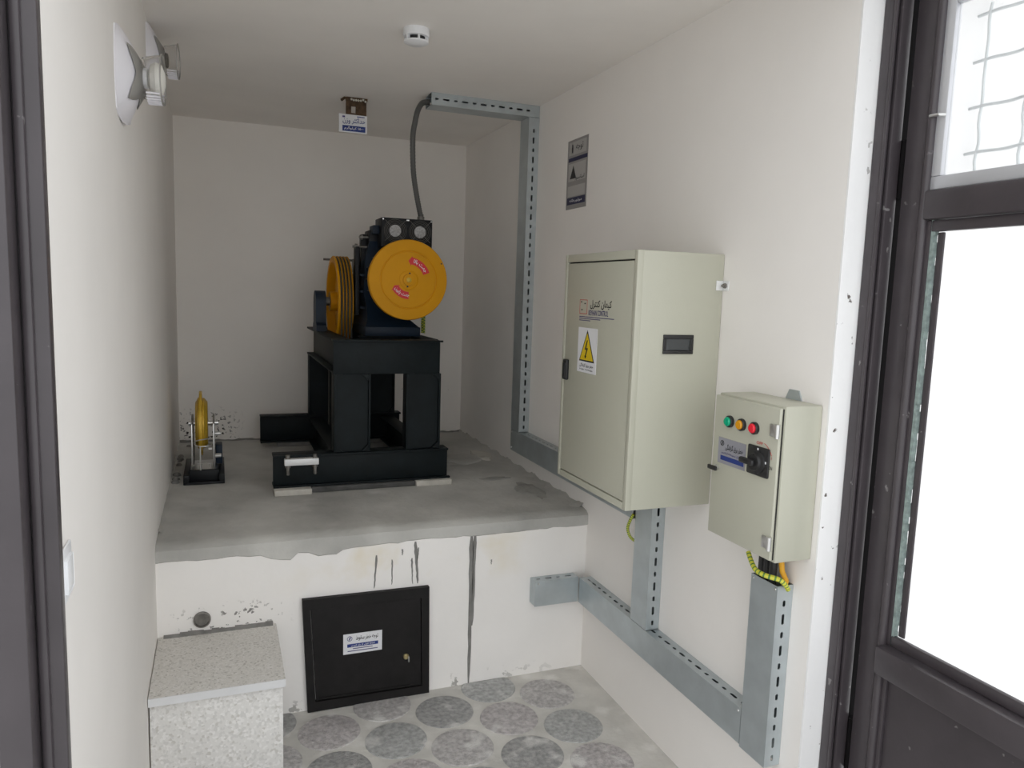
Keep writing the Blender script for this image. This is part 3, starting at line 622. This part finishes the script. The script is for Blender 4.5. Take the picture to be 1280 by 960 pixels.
# ================================================================== TRACTION MACHINE
tm = thing('traction_machine', (.75, 3.85, 1.369), 'dark blue traction machine with a yellow flywheel and yellow sheave', 'machine')
ZM = 1.369
bs = MB().box(.655, .925, 3.60, 4.20, ZM, ZM+.045, .004); obj('base', bs, 'machine_blue', tm)
def loft(secs):
    mb = MB(); V = []; F = []
    for x0, x1, y0, y1, z in secs: V += [(x0, y0, z), (x1, y0, z), (x1, y1, z), (x0, y1, z)]
    for j in range(len(secs)-1):
        for k in range(4): F.append((j*4+k, j*4+(k+1) % 4, j*4+4+(k+1) % 4, j*4+4+k))
    F += [(3, 2, 1, 0), tuple(len(secs)*4-4+k for k in range(4))]
    return mb.add(V, F)
obj('gear_case', loft([(.66, .92, 3.615, 4.19, ZM+.045), (.675, .89, 3.66, 4.15, ZM+.075), (.680, .82, 3.70, 4.12, ZM+.13), (.672, .80, 3.74, 4.12, ZM+.20), (.680, .79, 3.76, 4.10, 1.72), (.695, .79, 3.78, 4.06, 1.79), (.71, .78, 3.80, 4.0, 1.83)]), 'machine_blue', tm)
for z in (1.50, 1.58, 1.66): obj('case_rib', MB().box(.660, .682, 3.76, 4.10, z-.006, z+.006, .002), 'machine_blue', tm)
obj('motor', MB().lathe((.845, 3.60, 1.641), (0, 1, 0), [(.06, 0), (.15, .005), (.155, .03), (.155, .42), (.13, .45), (0, .45)], 40), 'machine_blue', tm)
for k in range(18):
    a = 2*PI*k/18; c_, s_ = math.cos(a), math.sin(a); M = Matrix.Translation((.845, 3.63, 1.641)) @ Matrix.Rotation(a, 4, 'Y')
    obj('cooling_fin', MB().box(.153, .168, 0, .36, -.002, .002, M=M), 'machine_blue', tm, 0)
# flywheel
fw = obj('flywheel', MB().lathe((.840, 3.535, 1.641), (0, -1, 0), [(.05, -.06), (.06, -.02), (.180, -.02), (.187, -.014), (.189, .0), (.189, .022), (.186, .028), (.138, .030), (.136, .0265), (.132, .0265), (.130, .030), (.046, .031), (.044, .0295), (.041, .031), (.028, .031), (.027, .036), (.014, .037), (.0, .037)], 72), 'yellow_paint', tm)
obj('shaft_end', MB().lathe((.840, 3.499, 1.641), (0, -1, 0), [(.012, 0), (.012, .004), (.007, .005), (.006, .002), (0, .002)], 20), 'brass_yellow', fw)
for dx, dz in ((.004, .031), (-.006, -.031)): obj('key_screw', MB().cyl((.840+dx, 3.505, 1.641+dz), (.840+dx, 3.500, 1.641+dz), .004, n=10), 'ink_black', fw)
obj('rim_hole', MB().cyl((.840+.158, 3.508, 1.641+.082), (.840+.158, 3.506, 1.641+.082), .004, n=10), 'ink_black', fw)
def arrow(a0, a1, r0, r1, head):
    n = 12; poly = []
    for k in range(n+1): a = a0+(a1-a0)*k/n; poly.append((r1*math.cos(a), r1*math.sin(a)))
    rm = (r0+r1)/2; ah = a1+head
    poly += [((r1+.008)*math.cos(a1), (r1+.008)*math.sin(a1)), (rm*math.cos(ah), rm*math.sin(ah)), ((r0-.008)*math.cos(a1), (r0-.008)*math.sin(a1))]
    for k in range(n+1): a = a1+(a0-a1)*k/n; poly.append((r0*math.cos(a), r0*math.sin(a)))
    return poly
for a0, a1, hd_, txt, R0, R1, sg in ((.36, 1.42, .18, 'جهت بالا', .074, .106, 1), (4.72, 3.70, -.18, 'جهت پایین', .056, .090, -1)):
    pl_ = arrow(a0, a1, R0, R1, hd_)
    ar = obj('direction_sticker', MB().prism(pl_ if a1 > a0 else pl_[::-1], (.840, 3.5048, 1.641), FR1, FR2, .0008), 'sticker_red', fw, 0, 'red curved arrow sticker')
    text_part(txt, (.840, 3.5038, 1.641), FR1, FR2, .078, .022, 'ink_white', fw, bend=((R0+R1)/2, (a0+a1)/2, sg))
# fan box on top
fbx = obj('fan_box', MB().box(.748, 1.003, 3.70, 3.86, 1.800, 1.942, .004), 'machine_black', tm)
for x in (.815, .940):
    fo = obj('fan', MB().lathe((x, 3.699, 1.880), (0, -1, 0), [(.060, 0), (.060, .004), (.056, .004), (.056, 0)], 36, closed=True), 'machine_black', fbx)
fanparts = [c_ for c_ in fbx.children]
for fo, x in zip(fanparts, (.815, .940)):
    pass
for x in (.815, .940):
    g = MB()
    for r in (.034, .041, .048, .055): g.lathe((x, 3.6945, 1.880), (0, -1, 0), [(r, -.0008), (r+.0009, 0), (r, .0008), (r-.0009, 0)], 32, closed=True)
    for k in range(4):
        a = PI/4+k*PI/2; g.tube([(x+.030*math.cos(a), 3.694, 1.880+.030*math.sin(a)), (x+.072*math.cos(a), 3.694, 1.880+.072*math.sin(a) if abs(math.sin(a)) < 2 else 0)], .0011, 5)
    obj('fan_guard', g, 'guard_steel', fbx)
    obj('fan_hub', MB().lathe((x, 3.6995, 1.880), (0, -1, 0), [(.029, 0), (.029, .004), (.022, .006), (0, .007)], 24), 'fan_silver', fbx, label='silver fan hub')
for x in (.755, .874, .881, .996):
    obj('corner_screw', MB().cyl((x, 3.6995, 1.934), (x, 3.696, 1.934), .0035, n=8), 'bright_steel', fbx)
# brake gear between gear case and sheave
obj('brake_arm', MB().box(.640, .662, 3.80, 3.86, 1.46, 1.80, .005), 'machine_black', tm)
obj('brake_arm', MB().box(.675, .705, 3.84, 3.90, 1.70, 1.865, .005), 'machine_black', tm)
sp_ = MB().cyl((.628, 3.82, 1.80), (.70, 3.82, 1.80), .006); sp_.lathe((.640, 3.82, 1.80), (1, 0, 0), [(.014, 0), (.014, .012), (0, .012)], 6); obj('brake_spring_bolt', sp_, 'worn_steel', tm)
sp_ = MB().cyl((.660, 3.82, 1.848), (.72, 3.82, 1.848), .006); sp_.lathe((.668, 3.82, 1.848), (1, 0, 0), [(.013, 0), (.013, .010), (0, .010)], 6); obj('brake_spring_bolt', sp_, 'worn_steel', tm)
obj('brake_magnet', MB().box(.705, .765, 3.80, 3.92, 1.80, 1.885, .008), 'machine_black', tm)
obj('terminal_cover', MB().box(.715, .747, 3.74, 3.84, 1.862, 1.905, .004), 'machine_blue', tm)
# sheave with four grooves
SX0, SX1, SYc, SZc, SR = .556, .632, 4.02, 1.522, .235
pf = [(.0, -.012), (.05, -.012), (.05, .03), (.06, .035), (.19, .04), (.205, .0), (SR-.004, 0), (SR, .004)]
for k in range(4):
    g0 = .010+k*.016; pf += [(SR, g0), (SR-.013, g0+.001), (SR-.013, g0+.012), (SR, g0+.013)]
pf += [(SR, .074), (SR-.004, .076), (.20, .076), (.19, .064), (.04, .064), (.0, .064)]
obj('sheave', MB().lathe((SX0, SYc, SZc), (1, 0, 0), pf, 72), 'yellow_paint', tm)
obj('sheave_shaft', MB().cyl((.470, SYc, SZc), (.70, SYc, SZc), .022), 'worn_steel', tm)
pd = MB(); PY = [( -.075, 0), (.075, 0), (.075, .03), (.055, .04), (.055, .15)]
arc = [(.055*math.cos(k*PI/12), .152+.055*math.sin(k*PI/12)) for k in range(13)]
poly = [(-.075, 0), (.075, 0), (.075, .03), (.055, .045)]+arc+[(-.055, .045), (-.075, .03)]
pd.prism([(-a, b) for a, b in poly][::-1], (.520, SYc, ZM), (0, -1, 0), (0, 0, 1), .052)
obj('bearing_pedestal', pd, 'machine_blue', tm)
rg = MB().cyl((.535, 4.20, 1.744), (.697, 4.20, 1.744), .006); rg.box(.690, .702, 4.08, 4.212, 1.68, 1.752, .002); obj('rope_guard', rg, 'worn_steel', tm)
# ropes
for k in range(4):
    x = SX0+.010+k*.016+.0065; rr_ = SR-.007; P = [(x, SYc-rr_, ZS+.002), (x, SYc-rr_, 1.2)]
    P += [(x, SYc-rr_*math.cos(a), SZc+rr_*math.sin(a)) for a in [j*PI/40 for j in range(41)]]
    P += [(x, SYc+rr_, 1.2), (x, SYc+rr_, ZS+.002)]
    tag(obj('hoist_rope', MB().tube(P, .0046, 8), 'rope_steel'), ('steel rope in the sheave groove closest to the blue bearing pedestal', 'steel rope in the second sheave groove from the bearing pedestal', 'steel rope in the third sheave groove from the bearing pedestal', 'steel rope in the sheave groove closest to the gear case')[k], 'rope', 'hoist ropes on the sheave')
# coiled earth lead beside the machine
P = [(.985+.010*math.cos(k*.9), 3.78+.010*math.sin(k*.9), 1.376+.0011*k*.95) for k in range(90)]
tag(obj('coiled_lead', MB().tube(P, .0028, 6, [0, 1]), ['wire_yellow', 'wire_green']), 'thin coiled yellow-green lead beside the yellow flywheel', 'wire')
# flexible conduit from the ceiling tray to the fan box
P = smooth_path([(.925, 3.50, 2.458), (.893, 3.51, 2.452), (.876, 3.53, 2.42), (.871, 3.56, 2.37), (.872, 3.60, 2.31), (.894, 3.67, 2.17), (.925, 3.72, 2.06), (.958, 3.76, 1.960)], 12)
cn = thing('flexible_conduit', (.958, 3.76, 1.943), 'dark grey flexible conduit from ceiling tray to the fan box', 'conduit')
mb = MB(); V = [];
fine = smooth_path(P[::6]+[P[-1]], 10); prev = None; nn = 10; F = []
for i, p in enumerate(fine):
    tv = (fine[min(i+1, len(fine)-1)]-fine[max(i-1, 0)]).normalized()
    if prev is None: prev = tv.orthogonal().normalized()
    prev = (prev-tv*prev.dot(tv)).normalized(); bb = tv.cross(prev); r = .0135 if i % 2 else .0118
    V += [p+(prev*math.cos(2*PI*k/nn)+bb*math.sin(2*PI*k/nn))*r for k in range(nn)]
for i in range(len(fine)-1):
    for k in range(nn): F.append((i*nn+k, i*nn+(k+1) % nn, i*nn+nn+(k+1) % nn, i*nn+nn+k))
obj('hose', mb.add(V, F), 'conduit_grey', cn, 60)
obj('end_fitting', MB().lathe((.958, 3.76, 1.9432), (0, 0, 1), [(.018, 0), (.018, .018), (.014, .02), (.014, .03)], 16), 'worn_steel', cn)

# ================================================================== OVERSPEED GOVERNOR
gv = thing('speed_governor', (-.068, 3.74, ZS+.001), 'small speed governor with a yellow wheel between bright side plates', 'governor')
gb_ = MB().box(-.155, .018, 3.57, 3.93, ZS+.001, ZS+.012, .002); gb_.box(-.155, -.13, 3.57, 3.93, ZS+.012, ZS+.045, .002).box(-.006, .018, 3.57, 3.93, ZS+.012, ZS+.045, .002).box(-.13, -.006, 3.60, 3.62, ZS+.012, ZS+.06, .002)
obj('base', gb_, 'machine_black', gv)
GZ, GY = .945, 3.75
for x in (-.122, -.030):
    poly = [(-.10, .745), (.10, .745), (.10, .80), (.045, .96), (.02, .985), (-.02, .985), (-.045, .96), (-.10, .80)]
    obj('side_plate', MB().prism([(-a, b-0) for a, b in poly][::-1], (x+.008, GY, 0), (0, -1, 0), (0, 0, 1), .008), 'worn_steel', gv)
    obj('front_strip', MB().box(x, x+.006, 3.638, 3.648, .745, .96, .002), 'bright_steel', gv)
obj('foot_plate', MB().box(-.128, -.012, 3.628, 3.86, .7305, .7445, .002), 'bright_steel', gv)
obj('wheel', MB().lathe((-.104, GY, GZ), (1, 0, 0), [(.03, 0), (.10, .0), (.108, .006), (.120, .010), (.120, .016), (.128, .020), (.128, .027), (.118, .031), (.118, .038), (.108, .046), (.10, .052), (.03, .052)], 48), 'brass_yellow', gv, label='stepped yellow governor wheel')
obj('rim_disc', MB().lathe((-.087, GY, GZ), (1, 0, 0), [(.02, 0), (.150, 0), (.150, .012), (.02, .012)], 48), 'brass_yellow', gv)
obj('axle', MB().cyl((-.135, GY, GZ), (-.005, GY, GZ), .012), 'bright_steel', gv)
lp = smooth_path([(-.035, 3.60, .900), (-.065, 3.59, .898), (-.098, 3.592, .892), (-.108, 3.60, .880), (-.095, 3.592, .868), (-.06, 3.59, .866), (-.035, 3.60, .866)], 6); obj('wire_guard', MB().tube(lp, .0028, 6), 'bright_steel', gv)
obj('front_rod', MB().cyl((-.083, 3.60, .755), (-.083, 3.60, .866), .004), 'bright_steel', gv)
obj('front_rod', MB().tube([(-.118, 3.60, .775), (-.10, 3.595, .785), (-.06, 3.595, .79), (-.04, 3.60, .785), (-.04, 3.60, .765)], .003, 6), 'bright_steel', gv)
for p_, q_, r0 in (((-.024, 3.69, .80), (.005, 3.69, .80), .010), ((-.024, 3.72, .90), (.004, 3.72, .90), .009), ((-.05, 3.66, .84), (-.034, 3.66, .84), .008)): obj('bolt', MB().cyl(p_, q_, r0, n=10), 'bright_steel', gv)
obj('switch', MB().box(-.020, .010, 3.74, 3.82, .748, .84, .004), 'machine_blue', gv)
for k in range(9):
    x, y = random.choice([(-.19, random.uniform(3.6, 4.4)), (random.uniform(-.18, .1), random.uniform(4.35, 4.5))]); s_ = random.uniform(.010, .022)
    mb = MB().lathe((x, y, ZS+.0005), (0, 0, 1), [(s_, 0), (s_*.9, s_*.5), (s_*.4, s_*.8), (0, s_*.82)], 6, ref=(math.cos(k), math.sin(k), 0))
    tag(obj('cement_crumb', mb, 'cement_dark', None, 0), 'dark cement crumb on the slab by the governor', 'rubble', 'cement crumbs by the governor')

# ================================================================== CEILING AND WALL FIXTURES
sd = thing('smoke_detector', (.650, 2.655, ZC), 'white round smoke detector on the ceiling', 'smoke detector')
obj('base', MB().lathe((.650, 2.655, ZC-.0005), (0, 0, -1), [(.045, 0), (.046, .022), (.044, .026), (.036, .027), (0, .027)], 40), 'white_plastic', sd)
obj('chamber', MB().lathe((.650, 2.655, ZC-.0275), (0, 0, -1), [(.032, 0), (.032, .014), (0, .014)], 30), 'black_plastic', sd)
obj('cap', MB().lathe((.650, 2.655, ZC-.0415), (0, 0, -1), [(.043, 0), (.042, .004), (.032, .009), (0, .011)], 36), 'white_plastic', sd)
for k in range(6):
    a = 2*PI*k/6+.5; M = Matrix.Translation((.650, 2.655, ZC-.0415)) @ Matrix.Rotation(a, 4, 'Z'); obj('vane', MB().box(.030, .043, -.003, .003, 0, .0142, M=M), 'white_plastic', sd, 0)
hp = thing('lifting_hook_plate', (.623, 3.72, ZC), 'rusty brown steel lifting plate in the ceiling with a square hole', 'lifting plate')
pm = MB()
for a in [(.576, .600, 2.410, 2.474), (.622, .672, 2.410, 2.474), (.600, .622, 2.448, 2.474), (.600, .622, 2.410, 2.416)]: pm.box(a[0], a[1], 3.712, 3.722, a[2], a[3])
pm.box(.576, .676, 3.705, 3.730, 2.474, ZC-.0005); obj('plate', pm, 'rust', hp, 0)
hkm = MB().tube([(.585, 3.715, 2.478), (.570, 3.71, 2.482), (.560, 3.708, 2.474), (.553, 3.706, 2.468)], .006, 8); obj('bent_bar', hkm, 'rust', hp)
for k in range(7): obj('plaster_crumb', MB().lathe((.60+k*.011, 3.704, 2.476+random.uniform(-.004, .004)), (0, -1, 0), [(.006, 0), (.004, .004), (0, .005)], 5), 'cement_pale', hp, 0)
ws2 = obj('load_sign', rect((.609, 3.711, 2.3665), FR1, FR2, .132, .083, .0015), 'paper', hp, 0, 'white and blue maximum load sign')
SY2 = 3.709
obj('blue_band', rect((.613, SY2, 2.344), FR1, FR2, .108, .026, .0005), 'ink_blue', ws2, 0)
text_part('حداکثر وزن', (.613, SY2, 2.378), FR1, FR2, .105, .030, 'ink_blue', ws2)
text_part('۱۵۰۰ کیلوگرم', (.613, SY2-.0006, 2.344), FR1, FR2, .090, .018, 'ink_white', ws2)
obj('small_print', rect((.645, SY2, 2.400), FR1, FR2, .036, .004, .0005), 'ink_blue', ws2, 0)
for nm, bx_ in (('emblem', (.565, 2.396)),): obj(nm, rect((bx_[0], SY2, bx_[1]), FR1, FR2, .012, .008, .0005), 'ink_violet', ws2, 0)

def wall_lamp(yc, zc, tilt, label, bulb):
    t = thing('wall_lamp', (XL, yc, zc), label, 'wall lamp', 'lamps on the side wall')
    M = Matrix.Translation((XL+.010, yc, zc)) @ Matrix.Rotation(tilt, 4, 'Z')
    # local frame: x = out of the wall, y = along the wall, z = up
    A = .094; n = 12; V = []; F = []
    def pt(u, v, off):
        return M @ Vector((off-.006+.040*(1-u*u)*(1-v*v), A*u*(1+.16*(1-v*v)), A*v*(1+.16*(1-u*u))))
    for off in (0, .004):
        for i in range(n+1):
            for j in range(n+1): V.append(pt(-1+2*i/n, -1+2*j/n, off))
    q = (n+1)**2
    for i in range(n):
        for j in range(n):
            a = i*(n+1)+j; F.append((a, a+1, a+n+2, a+n+1)); F.append((q+a, q+a+n+1, q+a+n+2, q+a+1))
    for i in range(n):
        for a, b in ((i*(n+1), (i+1)*(n+1)), (i*(n+1)+n, (i+1)*(n+1)+n), (i, i+1), (n*(n+1)+i, n*(n+1)+i+1)): F.append((a, b, q+b, q+a))
    obj('back_plate', MB().add(V, F), 'lamp_white', t)
    st_ = []
    for k in range(4):                                       # four-pointed hollow-sided reflector
        a0 = PI/4+k*PI/2
        for j in range(8):
            s_ = j/8; a = a0+s_*PI/2; r = .090-.040*math.sin(s_*PI); st_.append((r*math.cos(a), r*math.sin(a)))
    V = [M @ Vector((.003+.040*(1-(a/.1)**2)*(1-(b/.1)**2), a, b)) for a, b in st_]+[M @ Vector((.044, a*.5, b*.5)) for a, b in st_]; k = len(st_)
    obj('reflector', MB().add(V, [tuple(range(k)), tuple(range(2*k-1, k-1, -1))]+[(i, (i+1) % k, k+(i+1) % k, k+i) for i in range(k)]), 'lamp_grey', t)
    ax = (M.to_3x3() @ Vector((1, 0, 0))); o = M @ Vector((.040, 0, 0))
    obj('holder', MB().lathe(o, ax, [(.024, 0), (.024, .012), (.018, .014), (0, .014)], 20), 'white_plastic' if bulb else 'worn_steel', t)
    if bulb: obj('bulb', MB().lathe(o+ax*.014, ax, [(.016, 0), (.034, .006), (.040, .018), (.034, .030), (.018, .036), (0, .037)], 28), 'bulb_white', t)
    gl = obj('glass_cover', MB().lathe(o, ax, [(.048, .003), (.058, .044), (.055, .044), (.045, .003)], 40, closed=True), 'lamp_glass', t)
    obj('rim', MB().lathe(o, ax, [(.060, .044), (.060, .047), (.055, .047), (.055, .044)], 40, closed=True), 'lamp_grey', gl)
    ribs = MB()
    for k in range(14):
        a = -PI*.75+k*PI*.5/13*1.3; Mr = M @ Matrix.Translation((.040, 0, 0)) @ Matrix.Rotation(a, 4, 'X')
        obj('glass_rib', MB().box(.012, .043, .0555, .060, -.0013, .0013, M=Mr), 'lamp_white', gl, 0)
    return t
wall_lamp(2.11, 2.088, -.06, 'white wall lamp with its bulb under the ribbed glass cover', True)
wall_lamp(3.02, 2.368, -.06, 'white wall lamp close under the ceiling with no bulb', False)

nt = thing('wall_notice', (XR, 2.995, 1.968), 'grey printed notice sheet on the side wall beside the tall cable tray', 'notice')
obj('sheet', rect((XR-.0006, 2.995, 2.116), WR1, WR2, .196, .295, .001), 'notice_grey', nt, 0)
NX = XR-.0016
def nr(y, z, w_, h_, m, nm): return obj(nm, rect((NX, y, z), WR1, WR2, w_, h_, .0005), m, nt, 0)
nr(2.995, 2.226, .165, .055, 'notice_pale', 'heading_field'); nr(2.990, 2.180, .180, .016, 'ink_navy', 'band'); nr(2.995, 2.003, .175, .030, 'ink_navy', 'band')
nr(2.995, 2.125, .165, .075, 'notice_pale', 'picture_field'); nr(2.995, 2.045, .165, .045, 'notice_pale', 'text_field')
obj('figure', MB().prism([(-.03, -.02), (.03, -.02), (0, .035)], (NX-.0005, 3.03, 2.118), WR1, WR2, .0005), 'ink_black', nt, 0)
text_part('توجه', (NX-.0005, 2.975, 2.226), WR1, WR2, .07, .032, 'ink_black', nt); text_part('آسانسور'.replace('آ', 'ا'), (NX-.0005, 2.965, 2.098), WR1, WR2, .09, .022, 'ink_black', nt)
text_part('موتورخانه', (NX-.0005, 2.995, 2.003), WR1, WR2, .12, .016, 'ink_white', nt)
nr(3.045, 2.226, .012, .035, 'ink_violet', 'emblem')

lsw = thing('light_switch', (XL, 1.203, 1.135), 'white light switch on the wall beside the dark door post', 'light switch')
obj('plate', MB().box(XL+.0005, XL+.005, 1.166, 1.240, 1.135, 1.215, .003), 'white_plastic', lsw); obj('rocker', MB().box(XL+.005, XL+.009, 1.182, 1.228, 1.148, 1.200, .004), 'white_plastic', lsw)
